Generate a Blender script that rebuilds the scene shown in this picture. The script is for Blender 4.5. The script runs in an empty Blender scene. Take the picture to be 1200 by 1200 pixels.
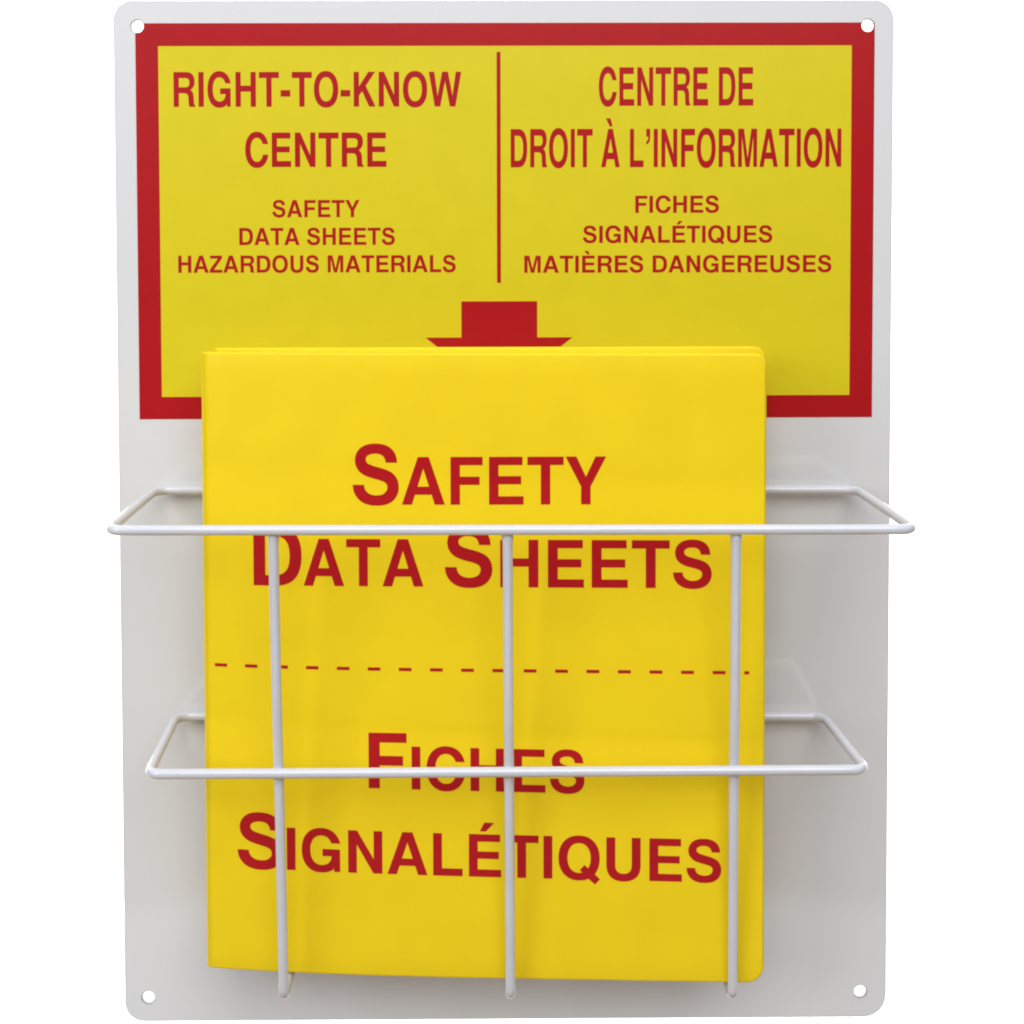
import bpy, bmesh, math
from mathutils import Vector
from mathutils.geometry import tessellate_polygon

scene = bpy.context.scene
col = scene.collection

# ------------------------------------------------------------------ camera
cam_d = bpy.data.cameras.new("camera")
cam = bpy.data.objects.new("camera", cam_d)
col.objects.link(cam)
cam.location = (-0.00684, -0.686, 0.3984)
cam.rotation_euler = (1.53437, 0.00215, -0.00698)
cam_d.sensor_width = 36.0
cam_d.lens = 1637.15 / 1200.0 * 36.0
cam_d.shift_x = (600 - 586.52) / 1200.0
cam_d.shift_y = -(600 - 321.65) / 1200.0
cam_d.clip_start = 0.01
cam_d.clip_end = 50.0
scene.camera = cam

# ------------------------------------------------------------------ world, lamps, exposure
world = bpy.data.worlds.new("World")
scene.world = world
world.use_nodes = True
wnt = world.node_tree
wb = wnt.nodes["Background"]
wb.inputs[1].default_value = 1.0
wtc = wnt.nodes.new("ShaderNodeTexCoord")
wsep = wnt.nodes.new("ShaderNodeSeparateXYZ")
wramp = wnt.nodes.new("ShaderNodeValToRGB")      # studio surroundings: pale above, brown glow added below for warm bounce
wmap = wnt.nodes.new("ShaderNodeMapRange")
wmap.inputs[1].default_value = -1.0
wmap.inputs[2].default_value = 1.0
wnt.links.new(wtc.outputs["Generated"], wsep.inputs[0])
wnt.links.new(wsep.outputs["Z"], wmap.inputs[0])
wnt.links.new(wmap.outputs[0], wramp.inputs[0])
wback = wnt.nodes.new("ShaderNodeMath")           # bright white studio behind the board
wback.operation = 'GREATER_THAN'
wback.inputs[1].default_value = 0.5
wmix = wnt.nodes.new("ShaderNodeMix")
wmix.data_type = 'RGBA'
wmix.inputs[7].default_value = (1.1, 1.1, 1.1, 1)
wnt.links.new(wsep.outputs["Y"], wback.inputs[0])
wnt.links.new(wback.outputs[0], wmix.inputs[0])
wnt.links.new(wramp.outputs[0], wmix.inputs[6])
wnt.links.new(wmix.outputs[2], wb.inputs[0])
ws = wramp.color_ramp
ws.elements[0].position, ws.elements[0].color = 0.0, (0.46, 0.29, 0.11, 1)
ws.elements[1].position, ws.elements[1].color = 0.222, (0.46, 0.31, 0.14, 1)
for pos, c in ((0.232, (0.92, 0.94, 0.98, 1)), (0.282, (0.92, 0.94, 0.98, 1)), (0.2845, (0.0, 0.0, 0.0, 1)), (0.68, (0.0, 0.0, 0.0, 1)),  # white band added low down so the panel reflects a lighter strip
               (0.80, (1.05, 1.07, 1.10, 1)), (1.0, (1.07, 1.09, 1.12, 1))):
    e = ws.elements.new(pos)
    e.color = c


def area(name, loc, target, size, power, color=(1, 1, 1), size_y=None):
    d = bpy.data.lights.new(name, 'AREA')
    d.energy = power
    d.color = color
    d.size = size
    if size_y:
        d.shape = 'RECTANGLE'
        d.size_y = size_y
    o = bpy.data.objects.new(name, d)
    col.objects.link(o)
    o.location = loc
    o.rotation_euler = (Vector(target) - Vector(loc)).to_track_quat('-Z', 'Y').to_euler()
    return o


area("key_softbox", (0.10, -1.33, 1.30), (0, 0, 0.27), 1.2, 16.2, (0.97, 0.985, 1.0))
area("side_softbox", (-1.0, -1.1, 0.75), (0, 0, 0.27), 0.7, 7.4, (0.97, 0.985, 1.0))

for bx in (-1.35, 0.0, 1.35):                     # unseen lamps added behind the board to whiten only the backdrop
    area("added_backdrop_lamp", (bx, 0.06, 0.2), (bx, 1.0, 0.2), 0.7, 24.0, size_y=1.8)

scene.view_settings.view_transform = 'Standard'
scene.view_settings.look = 'None'
scene.view_settings.exposure = 0.0
scene.view_settings.gamma = 1.0
scene.view_settings.use_curve_mapping = False
scene.render.engine = 'CYCLES'
scene.cycles.filter_width = 2.0
scene.cycles.max_bounces = 8


# ------------------------------------------------------------------ materials
def mat(name, base, rough=0.4, spec=0.5, coat=0.0, coat_rough=0.1, vary=0.03, vscale=20.0,
        bump=0.0, bscale=600.0, wave=0.0, wscale=9.0):
    m = bpy.data.materials.new(name)
    m.use_nodes = True
    nt = m.node_tree
    p = nt.nodes["Principled BSDF"]
    p.inputs["Roughness"].default_value = rough
    p.inputs["Specular IOR Level"].default_value = spec
    p.inputs["Coat Weight"].default_value = coat
    p.inputs["Coat IOR"].default_value = 1.6
    p.inputs["Coat Roughness"].default_value = coat_rough
    tc = nt.nodes.new("ShaderNodeTexCoord")
    n = nt.nodes.new("ShaderNodeTexNoise")
    n.inputs["Scale"].default_value = vscale
    n.inputs["Detail"].default_value = 6
    nt.links.new(tc.outputs["Object"], n.inputs["Vector"])
    r = nt.nodes.new("ShaderNodeValToRGB")
    r.color_ramp.elements[0].position = 0.3
    r.color_ramp.elements[1].position = 0.7
    r.color_ramp.elements[0].color = tuple(c * (1 - vary) for c in base) + (1,)
    r.color_ramp.elements[1].color = tuple(min(1, c * (1 + vary)) for c in base) + (1,)
    nt.links.new(n.outputs["Fac"], r.inputs["Fac"])
    nt.links.new(r.outputs["Color"], p.inputs["Base Color"])
    last = None
    if bump:
        g = nt.nodes.new("ShaderNodeTexNoise")
        g.inputs["Scale"].default_value = bscale
        g.inputs["Detail"].default_value = 3
        nt.links.new(tc.outputs["Object"], g.inputs["Vector"])
        b = nt.nodes.new("ShaderNodeBump")
        b.inputs["Strength"].default_value = bump
        b.inputs["Distance"].default_value = 0.0002
        nt.links.new(g.outputs["Fac"], b.inputs["Height"])
        last = b
    if wave:
        g = nt.nodes.new("ShaderNodeTexNoise")
        g.inputs["Scale"].default_value = wscale
        g.inputs["Detail"].default_value = 1
        nt.links.new(tc.outputs["Object"], g.inputs["Vector"])
        b = nt.nodes.new("ShaderNodeBump")
        b.inputs["Strength"].default_value = 1.0
        b.inputs["Distance"].default_value = wave
        nt.links.new(g.outputs["Fac"], b.inputs["Height"])
        if last:
            nt.links.new(last.outputs["Normal"], b.inputs["Normal"])
        last = b
    if last:
        nt.links.new(last.outputs["Normal"], p.inputs["Normal"])
    return m


M_PANEL = mat("white_painted_steel", (0.775, 0.782, 0.805), rough=0.32, spec=0.35, coat=1.0, coat_rough=0.05, vary=0.012, vscale=14,
              bump=0.10, bscale=900, wave=0.0006, wscale=7)
M_WIRE = mat("white_powder_coated_wire", (0.64, 0.65, 0.715), rough=0.22, spec=0.5, coat=0.5, coat_rough=0.12, vary=0.02, vscale=60,
             bump=0.12, bscale=500)
M_SIGN_Y = mat("printed_yellow", (0.725, 0.61, 0.016), rough=0.32, spec=0.25, vary=0.02, vscale=60, bump=0.08, bscale=900)
M_SIGN_R = mat("printed_red", (0.44, 0.0105, 0.0145), rough=0.30, spec=0.2, vary=0.03, vscale=60, bump=0.08, bscale=900)
M_BIND_Y = mat("yellow_vinyl", (0.92, 0.668, 0.010), rough=0.42, spec=0.25, vary=0.02, vscale=45,
               bump=0.22, bscale=700, wave=0.0009, wscale=11)
M_BIND_R = mat("red_screen_print", (0.46, 0.0105, 0.0145), rough=0.34, spec=0.16, vary=0.03, vscale=45, bump=0.15, bscale=700)
M_PAPER = mat("white_paper", (0.78, 0.77, 0.74), rough=0.8, spec=0.2, vary=0.04, vscale=200)
M_STEEL = mat("nickel_plated_steel", (0.55, 0.55, 0.56), rough=0.3, vary=0.04)
M_STEEL.node_tree.nodes["Principled BSDF"].inputs["Metallic"].default_value = 1.0
M_EDGE = mat("grey_cut_edge", (0.42, 0.42, 0.45), rough=0.45, vary=0.25, vscale=120)
M_WALL = mat("matte_white_paper", (0.9, 0.9, 0.9), rough=0.9, spec=0.1, vary=0.004, vscale=3)
M_DIRT = mat("grey_speck", (0.36, 0.35, 0.36), rough=0.7, vary=0.2, vscale=900)


# ------------------------------------------------------------------ helpers (all lengths in mm, x right, d towards viewer, z up)
def P(x, d, z):
    return Vector((x * .001, -d * .001, z * .001))


def link(name, me_or_bm, m, parent=None, label=None, smooth=False):
    if isinstance(me_or_bm, bmesh.types.BMesh):
        me = bpy.data.meshes.new(name)
        me_or_bm.to_mesh(me)
        me_or_bm.free()
    else:
        me = me_or_bm
    o = bpy.data.objects.new(name, me)
    col.objects.link(o)
    if m:
        me.materials.append(m)
    if parent:
        o.parent = parent
    if label:
        o["label"] = label
    if smooth:
        for p in me.polygons:
            p.use_smooth = True
    return o


def arc(cx, cy, r, a0, a1, n=10):
    return [(cx + r * math.cos(math.radians(a0 + (a1 - a0) * i / n)),
             cy + r * math.sin(math.radians(a0 + (a1 - a0) * i / n))) for i in range(n + 1)]


def inset(loop, e):
    """move a closed loop to its left-hand side by e (into the solid for outlines CCW and holes CW)"""
    out = []
    n = len(loop)
    for i in range(n):
        p, a, b = Vector(loop[i]), Vector(loop[i - 1]), Vector(loop[(i + 1) % n])
        t0, t1 = (p - a).normalized(), (b - p).normalized()
        m = Vector((-t0.y, t0.x)) + Vector((-t1.y, t1.x))
        m.normalize()
        k = m.dot(Vector((-t1.y, t1.x)))
        out.append(tuple(p + m * (e / max(k, .3))))
    return out


def plate(loops, d_front, thick, edge=0.0):
    """flat plate with holes: loops[0] outline, the others holes; front face at distance d_front"""
    bm = bmesh.new()
    rings = [(0.0, d_front - thick), (0.0, d_front - edge)]
    if edge:
        rings += [(edge * .3, d_front - edge * .3), (edge, d_front)]
    tess = [[inset(l, rings[-1][0]) for l in loops] if edge else loops, loops]
    V = [[[bm.verts.new(P(x, d, z)) for x, z in (inset(l, e) if e else l)] for l in loops] for e, d in rings]
    for lev, src, flip in ((V[-1], tess[0], False), (V[0], tess[1], True)):
        flat = [v for l in lev for v in l]
        for t in tessellate_polygon([[Vector((x, z, 0)) for x, z in l] for l in src]):
            bm.faces.new([flat[i] for i in (reversed(t) if flip else t)])
    for A, C in zip(V[:-1], V[1:]):
        for la, lc in zip(A, C):
            n = len(la)
            for i in range(n):
                bm.faces.new((la[i], la[(i + 1) % n], lc[(i + 1) % n], lc[i]))
    bmesh.ops.recalc_face_normals(bm, faces=bm.faces)
    return bm


def tube(points, r, closed=False, sides=16, cap=True, rfun=None):
    """round wire along a polyline of Vectors (metres)"""
    bm = bmesh.new()
    n = len(points)
    rings = []
    up = None
    for i in range(n):
        if closed:
            t = (points[(i + 1) % n] - points[i - 1]).normalized()
        else:
            t = (points[min(i + 1, n - 1)] - points[max(i - 1, 0)]).normalized()
        if up is None:
            up = Vector((0, 0, 1)) if abs(t.z) < .8 else Vector((1, 0, 0))
        up = (up - t * up.dot(t)).normalized()
        s = t.cross(up)
        rings.append([bm.verts.new(points[i] + (up * math.cos(2 * math.pi * j / sides) + s * math.sin(2 * math.pi * j / sides)) * (rfun(points[i]) if rfun else r))
                      for j in range(sides)])
    m = n if closed else n - 1
    for i in range(m):
        A, B = rings[i], rings[(i + 1) % n]
        for j in range(sides):
            bm.faces.new((A[j], A[(j + 1) % sides], B[(j + 1) % sides], B[j]))
    if not closed and cap:
        bm.faces.new(rings[0])
        bm.faces.new(rings[-1])
    bmesh.ops.recalc_face_normals(bm, faces=bm.faces)
    return bm


def fillet(pts, radii, closed=False, n=8):
    out = []
    N = len(pts)
    for i, p in enumerate(pts):
        r = radii[i]
        if r == 0 or (not closed and i in (0, N - 1)):
            out.append(p.copy())
            continue
        a = (pts[i - 1] - p).normalized()
        b = (pts[(i + 1) % N] - p).normalized()
        ang = a.angle(b)
        k = r / math.tan(ang / 2)
        p0, p1 = p + a * k, p + b * k
        c = p + (a + b).normalized() * (r / math.sin(ang / 2))
        v0, v1 = p0 - c, p1 - c
        th = v0.angle(v1)
        for j in range(n + 1):
            t = j / n
            out.append(c + (v0 * math.sin((1 - t) * th) + v1 * math.sin(t * th)) / math.sin(th))
    return out


def densify(pts, step=.004, closed=False):
    out = []
    N = len(pts)
    for i in range(N if closed else N - 1):
        a, b = pts[i], pts[(i + 1) % N]
        k = max(1, int((b - a).length / step))
        out += [a.lerp(b, j / k) for j in range(k)]
    if not closed:
        out.append(pts[-1])
    return out


# ------------------------------------------------------------------ lettering: bold grotesque capitals, 729 units high
def B(p0, c1, c2, p1, n=10):
    return [tuple((1 - t) ** 3 * p0[k] + 3 * (1 - t) ** 2 * t * c1[k] + 3 * (1 - t) * t * t * c2[k] + t ** 3 * p1[k] for k in (0, 1))
            for t in [i / n for i in range(n + 1)]]


def Qs(start, segs, n=8):
    """poly from quadratic / straight segments"""
    out = [start]
    for s in segs:
        if len(s) == 1:
            out.append(s[0])
        else:
            p0, c, p1 = out[-1], s[0], s[1]
            for i in range(1, n + 1):
                t = i / n
                out.append(tuple((1 - t) ** 2 * p0[k] + 2 * (1 - t) * t * c[k] + t * t * p1[k] for k in (0, 1)))
    return out


def se(cx, cy, rx, ry, a0, a1, n=40, e=2.22):
    """super-ellipse arc from parameter angle a0 to a1 (degrees)"""
    o = []
    for i in range(n + 1):
        a = math.radians(a0 + (a1 - a0) * i / n)
        c, s = math.cos(a), math.sin(a)
        o.append((cx + rx * math.copysign(abs(c) ** (2 / e), c), cy + ry * math.copysign(abs(s) ** (2 / e), s)))
    return o


def ang_at(y, cy, ry, e=2.22):
    return math.degrees(math.asin(min(1, (abs(y - cy) / ry) ** (e / 2))))


G = {}
G['I'] = (278, [[[(64, 0), (214, 0), (214, 729), (64, 729)]]])
G['H'] = (722, [[[(70, 0), (220, 0), (220, 318), (502, 318), (502, 0), (652, 0), (652, 729), (502, 729), (502, 443), (220, 443), (220, 729), (70, 729)]]])
E_ = [(76, 0), (624, 0), (624, 126), (226, 126), (226, 310), (586, 310), (586, 434), (226, 434), (226, 603), (608, 603), (608, 729), (76, 729)]
G['E'] = (667, [[E_]])
ACUTE = [(262, 778), (366, 778), (508, 930), (338, 930)]
GRAVE = [(408, 778), (304, 778), (162, 930), (332, 930)]
G['É'] = (667, [[E_], [ACUTE]])
G['È'] = (667, [[E_], [GRAVE]])
G['F'] = (611, [[[(74, 0), (224, 0), (224, 302), (537, 302), (537, 427), (224, 427), (224, 603), (585, 603), (585, 729), (74, 729)]]])
G['L'] = (611, [[[(78, 0), (580, 0), (580, 128), (228, 128), (228, 729), (78, 729)]]])
G['T'] = (611, [[[(231, 0), (381, 0), (381, 602), (593, 602), (593, 729), (19, 729), (19, 602), (231, 602)]]])
A_o = [(18, 0), (178, 0), (228, 152), (493, 152), (543, 0), (704, 0), (449, 729), (275, 729)]
A_i = [(269, 276), (453, 276), (361, 552)]
G['A'] = (722, [[A_o, A_i]])
G['À'] = (722, [[A_o, A_i], [[(x + 28, y) for x, y in GRAVE]]])
G['N'] = (722, [[[(68, 0), (216, 0), (216, 492), (500, 0), (654, 0), (654, 729), (506, 729), (506, 245), (222, 729), (68, 729)]]])
G['M'] = (833, [[[(68, 0), (206, 0), (206, 578), (344, 0), (489, 0), (627, 578), (627, 0), (765, 0), (765, 729), (551, 729), (417, 170), (282, 729), (68, 729)]]])
G['K'] = (722, [[[(72, 0), (222, 0), (222, 229), (312, 324), (512, 0), (698, 0), (417, 434), (686, 729), (492, 729), (222, 422), (222, 729), (72, 729)]]])
G['W'] = (944, [[[(176, 0), (334, 0), (472, 534), (610, 0), (768, 0), (938, 729), (782, 729), (686, 222), (556, 729), (390, 729), (258, 222), (162, 729), (6, 729)]]])
G['Y'] = (667, [[[(258, 0), (409, 0), (409, 274), (655, 729), (486, 729), (335, 420), (184, 729), (13, 729), (258, 274)]]])
G['Z'] = (611, [[[(24, 0), (584, 0), (584, 126), (213, 126), (578, 612), (578, 729), (48, 729), (48, 603), (394, 603), (24, 122)]]])
G['-'] = (333, [[[(28, 212), (305, 212), (305, 348), (28, 348)]]])
G[' '] = (278, [])
G['’'] = (278, [[[(68, 729), (68, 580), (138, 580)] + B((138, 580), (138, 530), (118, 500), (68, 492), 6)[1:] + [(68, 430)]
                 + B((68, 430), (165, 440), (211, 500), (211, 592), 8)[1:] + [(211, 729)]]])
D_o = [(72, 0), (355, 0)] + B((355, 0), (580, 0), (682, 132), (682, 365), 14)[1:] + B((682, 365), (682, 598), (580, 729), (355, 729), 14)[1:] + [(72, 729)]
D_i = [(222, 126), (335, 126)] + B((335, 126), (478, 126), (532, 210), (532, 365), 12)[1:] + B((532, 365), (532, 520), (478, 603), (335, 603), 12)[1:] + [(222, 603)]
G['D'] = (722, [[D_o, D_i]])
O_o, O_i = se(389, 364, 348, 384, 0, 360, 64)[:-1], se(389, 364, 196, 254, 0, 360, 64)[:-1]
G['O'] = (778, [[O_o, O_i]])


def _cut(pts, ins):
    """replace the part of an oval that lies under the slanting tail of the Q by the tail's own corners"""
    keep, done, out = [], False, []
    for x, y in pts:
        u = (x - 440) * .677 + (y - 203) * .736
        v = (x - 440) * .736 - (y - 203) * .677
        if abs(u) < 58.7 and v > 0:
            if not done:
                out += ins
                done = True
        else:
            out.append((x, y))
    return out


Q_o = _cut(se(389, 364, 348, 384, 0, 360, 160)[:-1], [(660, -82), (742, 8)])
Q_i = _cut(se(389, 364, 196, 254, 0, 360, 160)[:-1], [(400, 160), (480, 246)])
G['Q'] = (778, [[Q_o, Q_i]])
yt, yb = 486, 262
a_ot, a_ob = ang_at(yt, 364, 384), ang_at(yb, 364, 384)
a_it, a_ib = ang_at(yt, 364, 254), ang_at(yb, 364, 254)
G['C'] = (722, [[se(374, 364, 332, 384, a_ot, 360 - a_ob, 56) + se(374, 364, 182, 254, 360 - a_ib, a_it, 44)]])
g_t = 490
G['G'] = (778, [[se(384, 364, 340, 384, ang_at(g_t, 364, 384), 306, 56) + [(592, 92), (606, 0), (706, 0), (706, 388), (404, 388), (404, 266), (562, 266)]
                 + B((562, 266), (552, 165), (490, 110), (388, 110), 10)[1:] + se(386, 364, 192, 254, 268, ang_at(g_t, 364, 254), 44)]])
G['U'] = (722, [[[(72, 729), (72, 258)] + B((72, 258), (72, 76), (178, -20), (361, -20), 12)[1:] + B((361, -20), (544, -20), (650, 76), (650, 258), 12)[1:]
                 + [(650, 729), (500, 729), (500, 262)] + B((500, 262), (500, 160), (452, 112), (361, 112), 10)[1:]
                 + B((361, 112), (270, 112), (222, 160), (222, 262), 10)[1:] + [(222, 729)]]])
R_o = [(72, 0), (222, 0), (222, 286), (372, 286)] + B((372, 286), (470, 286), (496, 246), (498, 150), 8)[1:] + \
    B((498, 150), (499, 80), (500, 40), (522, 0), 6)[1:] + [(690, 0), (690, 26)] + B((690, 26), (652, 44), (650, 90), (648, 172), 6)[1:] + \
    B((648, 172), (646, 282), (620, 326), (552, 352), 8)[1:] + B((552, 352), (636, 388), (676, 448), (676, 534), 8)[1:] + \
    B((676, 534), (676, 656), (596, 729), (440, 729), 10)[1:] + [(72, 729)]
R_i = [(222, 410), (412, 410)] + B((412, 410), (494, 410), (526, 442), (526, 507), 8)[1:] + B((526, 507), (526, 574), (494, 604), (412, 604), 8)[1:] + [(222, 604)]
G['R'] = (722, [[R_o, R_i]])
S_ = Qs((66, 482), [((362, 482),), ((372, 350), (460, 288)), ((545, 226), (682, 226)), ((825, 226), (897, 285)), ((970, 345), (970, 426)), ((970, 478), (940, 514)),
                    ((909, 551), (833, 578)), ((781, 596), (596, 642)), ((358, 701), (262, 787)), ((127, 908), (127, 1082)), ((127, 1194), (190, 1291)),
                    ((254, 1389), (373, 1440)), ((493, 1491), (662, 1491)), ((938, 1491), (1077, 1370)), ((1222, 1244), (1222, 1028)), ((930, 1028),),
                    ((922, 1136), (846, 1196)), ((784, 1246), (659, 1246)), ((530, 1246), (457, 1193)), ((410, 1159), (410, 1102)), ((410, 1050), (454, 1013)),
                    ((510, 966), (726, 915)), ((942, 864), (1045, 809)), ((1149, 755), (1207, 660)), ((1266, 566), (1266, 427)), ((1266, 301), (1196, 191)),
                    ((1126, 81), (998, 27)), ((870, -26), (679, -26)), ((401, -26), (245, 102)), ((74, 245), (66, 482))])
G['S'] = (667, [[[(x * .4973 * .98 + 2, y * .4973) for x, y in S_[:-1]]]])


def lettering(name, runs, surf, m, parent, label, lift=.0, bow=False):
    """runs: (text, x0, x1, baseline z left, baseline z right, cap height) in mm; surf(x) = distance of the printed face"""
    bm = bmesh.new()
    for text, x0, x1, z0, z1, cap in runs:
        pen, items = 0.0, []
        for ch in text:
            adv, shapes = G[ch]
            items.append((pen, shapes))
            pen += adv
        xs = [px + pt[0] for px, shp in items for loops in shp for pt in loops[0]]
        lo, hi = min(xs), max(xs)
        kx, kz = (x1 - x0) / (hi - lo), cap / 729.0
        for px, shapes in items:
            for si, loops in enumerate(shapes):
                flat = [((px + x - lo) * kx + x0, z * kz) for l in loops for x, z in l]
                flat = [(x, z + z0 + (z1 - z0) * (x - x0) / (x1 - x0)) for x, z in flat]
                vs = [bm.verts.new(P(x, surf(x) + lift + .004 * si, z)) for x, z in flat]
                for t in tessellate_polygon([[Vector((x, z, 0)) for x, z in l] for l in loops]):
                    try:
                        f = bm.faces.new([vs[i] for i in t])
                    except ValueError:
                        continue
                    f.normal_update()
                    if f.normal.y > 0:
                        f.normal_flip()
    if bow:
        x = -138.0
        while x < 120:
            bmesh.ops.bisect_plane(bm, geom=bm.verts[:] + bm.edges[:] + bm.faces[:], plane_co=P(x, 0, 0), plane_no=(1, 0, 0), dist=1e-7)
            x += 3.0
        for v in bm.verts:
            v.co.y = -(surf(v.co.x * 1000) + lift) * .001
    return link(name, bm, m, parent, label)


# ------------------------------------------------------------------ setting
bm = bmesh.new()
vs = [bm.verts.new(v) for v in ((-2.4, 1.0, -1.5), (2.4, 1.0, -1.5), (2.4, 1.0, 2.0), (-2.4, 1.0, 2.0))]
bm.faces.new(vs[::-1])
bd = link("backdrop", bm, M_WALL)
bd["kind"] = "structure"
bd["label"] = "plain bright white background behind the sign board"

# ------------------------------------------------------------------ sign board with its wire basket
board = bpy.data.objects.new("sign_board", None)
col.objects.link(board)
board["label"] = "white metal bilingual sign board with red and yellow label above an attached wire basket"
board["category"] = "sign board"

W2, H = 190.5, 507.2
HOLES = [(-178.8, 494.8), (177.8, 494.8), (-178.9, 12.1), (177.6, 13.0)]
HR = 3.1
R = 9.5
outline = arc(-W2 + R, R, R, 180, 270) + arc(W2 - 11.5, 11.5, 11.5, 270, 360) + arc(W2 - R, H - R, R, 0, 90) + arc(-W2 + R, H - R, R, 90, 180)
holes = [arc(x, z, HR, 360, 0, 28)[:-1] for x, z in HOLES]
panel = link("back_panel", plate([outline] + holes, 0.0, 1.5, 0.45), M_PANEL, board)
panel.data.materials.append(M_EDGE)               # worn grey cut edge of the sheet and of the punched holes
for p in panel.data.polygons:
    if abs(p.normal.y) < 0.97:
        p.material_index = 1

# printed label: red border with the two top mounting holes punched through its corners
xl, xr, zb, zt = -179.9, 181.2, 302.5, 496.3
yl, yr, yb_, yt_ = -168.85, 170.0, 313.5, 485.2


def circ_x(c, z):
    return math.sqrt(HR ** 2 - (z - c[1]) ** 2)


cl, cr = HOLES[0], HOLES[1]
# left hole swallows the corner: go from the left edge to the top edge along the hole
za = cl[1] - math.sqrt(HR ** 2 - (xl - cl[0]) ** 2)
xa = cl[0] + circ_x(cl, zt)
a0 = math.degrees(math.atan2(za - cl[1], xl - cl[0])) % 360
a1 = math.degrees(math.atan2(zt - cl[1], xa - cl[0])) % 360
left_bite = arc(cl[0], cl[1], HR, a0, a1 + 360, 18)          # runs below and right of the hole
b0x, b1x = cr[0] - circ_x(cr, zt), cr[0] + circ_x(cr, zt)
b0 = math.degrees(math.atan2(zt - cr[1], b0x - cr[0])) % 360
b1 = math.degrees(math.atan2(zt - cr[1], b1x - cr[0])) % 360
right_bite = arc(cr[0], cr[1], HR, b0, b1 + 360, 22)         # dips from the top edge
border = [(xl, zb)] + left_bite + right_bite + [(xr, zt), (xr, zb)]
border = border[::-1]
inner = [(yl, yb_), (yl, yt_), (yr, yt_), (yr, yb_)]
label_part = link("sign_label", plate([border, inner], 0.14, 0.12), M_SIGN_R, board, "red border of the printed label")
link("yellow_field", plate([[(yl, yb_), (yr, yb_), (yr, yt_), (yl, yt_)]], 0.12, 0.10), M_SIGN_Y, label_part)
flat = lambda x: 0.17
SIGN = [
    ('RIGHT-TO-KNOW', -161.5, -21.1, 455.7, 16.9),
    ('CENTRE', -126.8, -57.8, 426.3, 16.8),
    ('SAFETY', -113.8, -71.1, 401.7, 8.4),
    ('DATA SHEETS', -130.1, -53.9, 388.1, 8.4),
    ('HAZARDOUS MATERIALS', -160.1, -24.1, 374.6, 8.4),
    ('CENTRE DE', 46.2, 121.9, 455.9, 18.7),
    ('DROIT À L’INFORMATION', 3.0, 165.2, 425.9, 18.7),
    ('FICHES', 64.1, 105.2, 403.5, 8.4),
    ('SIGNALÉTIQUES', 38.4, 131.5, 388.8, 8.4),
    ('MATIÈRES DANGEREUSES', 9.6, 160.7, 374.2, 8.4),
]
for text, x0, x1, z, cap in SIGN:
    size = 'large' if cap > 12 else 'small'
    lettering("lettering", [(text, x0, x1, z, z, cap)], flat, M_SIGN_R, label_part, f"{size} red words {text}")
link("divider_line", plate([[(-3.8, 369.3), (-1.9, 369.3), (-1.9, 482.2), (-3.8, 482.2)]], 0.17, 0.02), M_SIGN_R, label_part)
link("arrow", plate([[(-21.4, 360.2), (-21.4, 342.4), (-39.1, 342.4), (-2.9, 313.9 + .6), (33.3, 342.4), (15.9, 342.4), (15.9, 360.2)][::-1]], 0.17, 0.02),
     M_SIGN_R, label_part, "red arrow pointing down to the basket")

# wire basket
WR = 2.25


def rail(name, bl, br, fr, fl, rf, rb, label):
    pts = [P(*bl), P(*br), P(*fr), P(*fl)]
    path = densify(fillet(pts, [rb * .001, rb * .001, rf * .001, rf * .001], True), .006, True)
    return link(name, tube(path, WR * .001, True), M_WIRE, board, label, True)


rail("basket_rail", (-171.0, 6.0, 268.5), (172.5, 6.0, 267.5), (176.2, 88, 266.0), (-171.9, 88, 266.8), 5.5, 7.5, "upper wire rail of the basket")
low = rail("basket_rail", (-162.0, 6.0, 156.7), (156.8, 6.0, 154.9), (159.2, 75, 155.6), (-158.9, 75, 155.2), 5.5, 7.5, "lower wire rail of the basket")
for xt, xm, xb, zt_, zm, zbm in ((-101.2, -101.7, -101.7, 265.6, 154.3, 49.6), (0.1, 0.7, 1.3, 265.2, 153.7, 49.1), (99.2, 101.0, 102.4, 264.6, 153.4, 48.6)):
    pts = [P(xt, 85.6, zt_), P(xt * .75 + xm * .25, 83.2, 238), P(xt * .35 + xm * .65, 77.6, 190), P(xm, 72.2, zm),
           P(xm * .5 + xb * .5, 67.0, 100), P(xb, 63.2, zbm - 2.2), P(xb, 0.2, zbm + .2)]
    path = densify(fillet(pts, [0, .06, .12, .12, .12, .0042, 0]), .004)
    weld = lambda p, zt_=zt_, zm=zm: .001 * (WR + .4 * math.exp(-((p.z * 1000 - zt_ + 2.4) / 1.5) ** 2) + .35 * math.exp(-((p.z * 1000 - zm) / 3.0) ** 2 * (1 if p.y < -.03 else 9)))
    path = densify(path, .001)
    link("basket_upright", tube(path, WR * .001, rfun=weld), M_WIRE, board, None, True)

# a small mark in the white paint of the lower rail
for par, x, d, z, r in ((low, -107.4, 75 + WR * .93, 154.2, .5),):
    bm = bmesh.new()
    bmesh.ops.create_icosphere(bm, subdivisions=2, radius=r * .001)
    for v in bm.verts:
        v.co = Vector((v.co.x * 1.4, v.co.y * .3, v.co.z * .8)) + P(x, d, z)
    link("paint_chip", bm, M_DIRT, par, "tiny grey chip in the white paint")

# ------------------------------------------------------------------ ring binder standing in the basket
binder = bpy.data.objects.new("ring_binder", None)
col.objects.link(binder)
binder["label"] = "yellow vinyl ring binder with red SAFETY DATA SHEETS lettering standing in the wire basket"
binder["category"] = "binder"

FX = [-139.3, -133, -123, -106.8, -68.8, -21.4, 49, 116.9]
FD = [44.5, 45.9, 47.2, 49.1, 52.4, 55.2, 58.3, 61.0]


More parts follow.
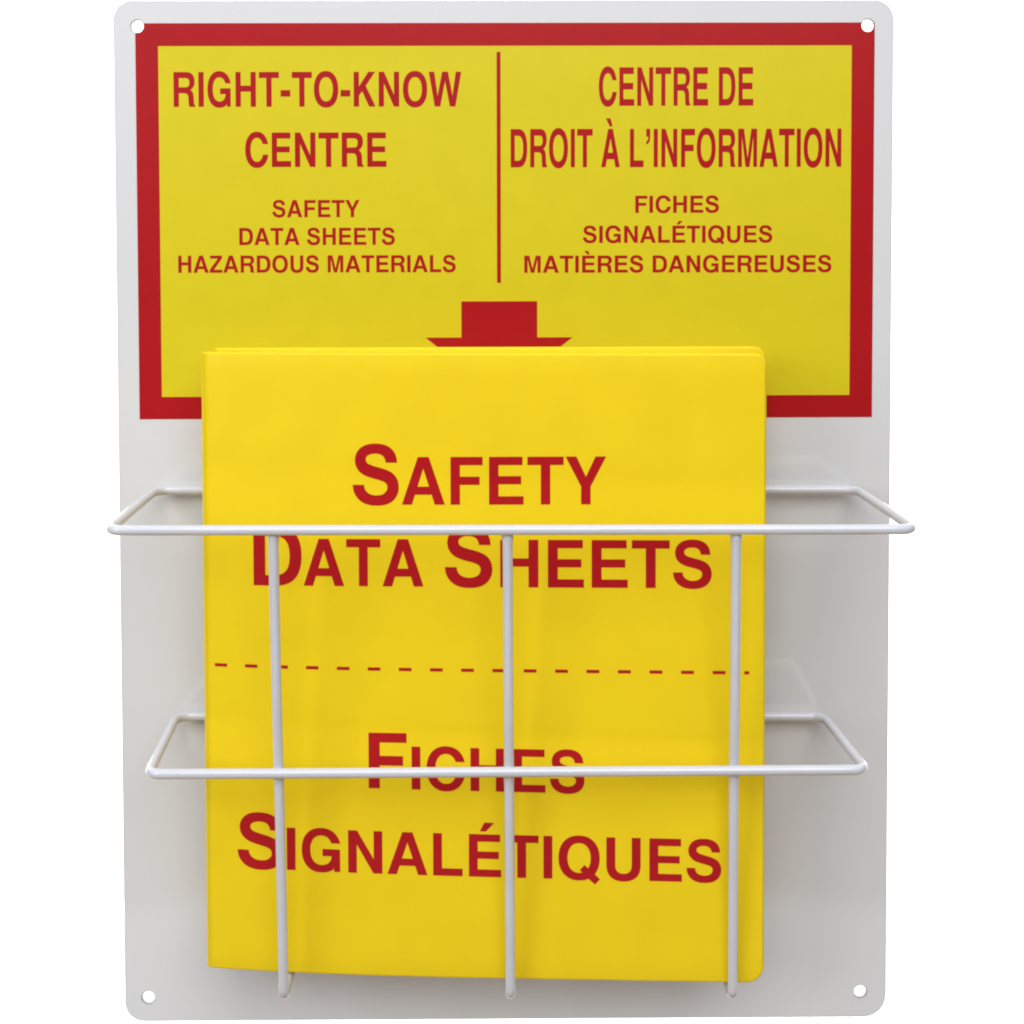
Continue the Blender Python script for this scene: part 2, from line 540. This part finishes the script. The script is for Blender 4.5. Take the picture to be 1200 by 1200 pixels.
def cover_d(x):
    """smooth profile of the bowed front cover (cubic Hermite)"""
    n = len(FX)
    x = min(max(x, FX[0]), FX[-1])
    i = max(k for k in range(n - 1) if FX[k] <= x)
    sl = lambda k: (FD[min(k + 1, n - 1)] - FD[max(k - 1, 0)]) / (FX[min(k + 1, n - 1)] - FX[max(k - 1, 0)])
    h = FX[i + 1] - FX[i]
    t = (x - FX[i]) / h
    return ((2 * t ** 3 - 3 * t * t + 1) * FD[i] + (t ** 3 - 2 * t * t + t) * h * sl(i) + (-2 * t ** 3 + 3 * t * t) * FD[i + 1] + (t ** 3 - t * t) * h * sl(i + 1))


def cover(x0, x1, z0, z1, rt, rb, dfun, thick, edge, step=3.0):
    """bowed cover sheet: rounded right corners, softened front edge, square left fold"""
    bm = bmesh.new()

    def span(x, inset):
        a, b = z0 + inset, z1 - inset
        e = x1 - inset
        if x > e - rb:
            a += rb - math.sqrt(max(0, rb ** 2 - (x - (e - rb)) ** 2))
        if x > e - rt:
            b -= rt - math.sqrt(max(0, rt ** 2 - (x - (e - rt)) ** 2))
        return a, b
    xs = []
    x = x0
    while x < x1 - rb - step:
        xs.append(x)
        x += step
    k = 16
    xs += [x1 - rb + rb * math.sin(math.pi / 2 * i / k) for i in range(k + 1)]
    # section levels: (inset, depth below the front face)
    lev = [(0.0, thick)] + [(edge * (1 - math.sin(math.pi / 2 * i / 4)), edge * (1 - math.cos(math.pi / 2 * i / 4))) for i in range(4, -1, -1)][::-1]
    lev = [(0.0, thick), (0.0, edge)] + [(edge * (1 - math.cos(math.pi / 2 * i / 4)), edge * (1 - math.sin(math.pi / 2 * i / 4))) for i in range(1, 5)]
    rows = []
    for x in xs:
        row = []
        lo, hi = [], []
        for ins, dep in lev:
            f = (x1 - ins - x0) / (x1 - x0)
            xx = x0 + (x - x0) * f
            a, b = span(xx, ins)
            lo.append(P(xx, dfun(xx) - dep, a))
            hi.append(P(xx, dfun(xx) - dep, b))
        mid = [lo[-1].lerp(hi[-1], j / 30) for j in range(1, 30)]
        backm = [hi[0].lerp(lo[0], j / 4) for j in range(1, 4)]
        rows.append([bm.verts.new(v) for v in lo + mid + hi[::-1] + backm])
    n = len(rows[0])
    for A, C in zip(rows[:-1], rows[1:]):
        for j in range(n):
            bm.faces.new((A[j], C[j], C[(j + 1) % n], A[(j + 1) % n]))
    bm.faces.new(rows[0])
    bm.faces.new(rows[-1])
    bmesh.ops.remove_doubles(bm, verts=bm.verts, dist=1e-6)
    bmesh.ops.recalc_face_normals(bm, faces=bm.faces)
    return bm


ZB, ZT = 51.2, 339.8
front = link("front_cover", cover(-139.3, 117.2, ZB, ZT, 5.5, 8.0, cover_d, 2.4, 1.1), M_BIND_Y, binder, None, True)
back = link("back_cover", cover(-138.6, 124.6, ZB, ZT - .4, 5.5, 8.0, lambda x: 20.5 - .4 * max(0, (-110 - x) / 28), 2.4, 1.1), M_BIND_Y, binder, None, True)
# spine: a folded strip joining both covers on the left
bm = bmesh.new()
prof = [(-139.3, 44.3), (-140.4, 43.0), (-140.9, 40), (-140.9, 25), (-140.4, 21), (-139.0, 19.9)]
prof_in = [(-138.0, 41.8), (-138.5, 41.2), (-138.7, 39), (-138.7, 26), (-138.6, 23), (-138.2, 22)]
ring = []
for (x, d), (xi, di) in zip(prof, prof_in):
    ring.append([bm.verts.new(P(x, d, ZB + .1)), bm.verts.new(P(x, d, ZT - .6 - (44.3 - d) * .05)), bm.verts.new(P(xi, di, ZT - .6 - (44.3 - d) * .05)), bm.verts.new(P(xi, di, ZB + .1))])
for A, C in zip(ring[:-1], ring[1:]):
    for j in range(4):
        bm.faces.new((A[j], A[(j + 1) % 4], C[(j + 1) % 4], C[j]))
bm.faces.new(ring[0])
bm.faces.new(ring[-1])
bmesh.ops.recalc_face_normals(bm, faces=bm.faces)
link("spine", bm, M_BIND_Y, binder)
# the sheets inside and the three rings that hold them
link("paper_sheets", plate([[(-122, 57), (92, 57), (92, 331), (-122, 331)]], 33.0, 11.0), M_PAPER, binder)
for z in (86, 194, 302):
    pts = [P(-124 + 11 * math.cos(2 * math.pi * i / 32), 31.5 + 9.5 * math.sin(2 * math.pi * i / 32), z) for i in range(32)]
    link("binder_ring", tube(pts, .0013, True, 8), M_STEEL, binder, None, True)

TEXT = [
    ("red words SAFETY", [("S", -70.1, -49.0, 270.5, 270.5, 27.5), ("AFETY", -47.6, 45.1, 270.6, 271.3, 21.8)]),
    ("red words DATA SHEETS", [("D", -116.3, -93.9, 232.4, 232.5, 27.8), ("ATA", -93.0, -37.9, 232.7, 233.1, 21.7),
                               ("S", -28.1, -6.5, 233.1, 233.1, 27.5), ("HEETS", -2.9, 92.7, 233.1, 233.3, 21.8)]),
    ("red word FICHES", [("F", -63.5, -46.0, 139.4, 139.4, 25.8), ("ICHES", -43.7, 35.3, 139.2, 138.4, 19.9)]),
    ("red word SIGNALÉTIQUES", [("S", -125.0, -103.6, 100.0, 99.8, 26.1), ("IGNALÉTIQUES", -101.8, 97.5, 100.0, 97.9, 19.8)]),
]
for lab, runs in TEXT:
    lettering("lettering", runs, lambda x: cover_d(x) + .09, M_BIND_R, front, lab, bow=True)
# dashed line across the cover
bm = bmesh.new()
for i in range(18):
    a = -135.0 + i * 14.27
    b = a + (5.8 if i < 17 else 2.2)
    zc = 194.75
    q = [bm.verts.new(P(x, cover_d(x) + .09, zc + s * .75)) for x, s in ((a, -1), (b, -1), (b, 1), (a, 1))]
    bm.faces.new(q)
link("dashed_line", bm, M_BIND_R, front)
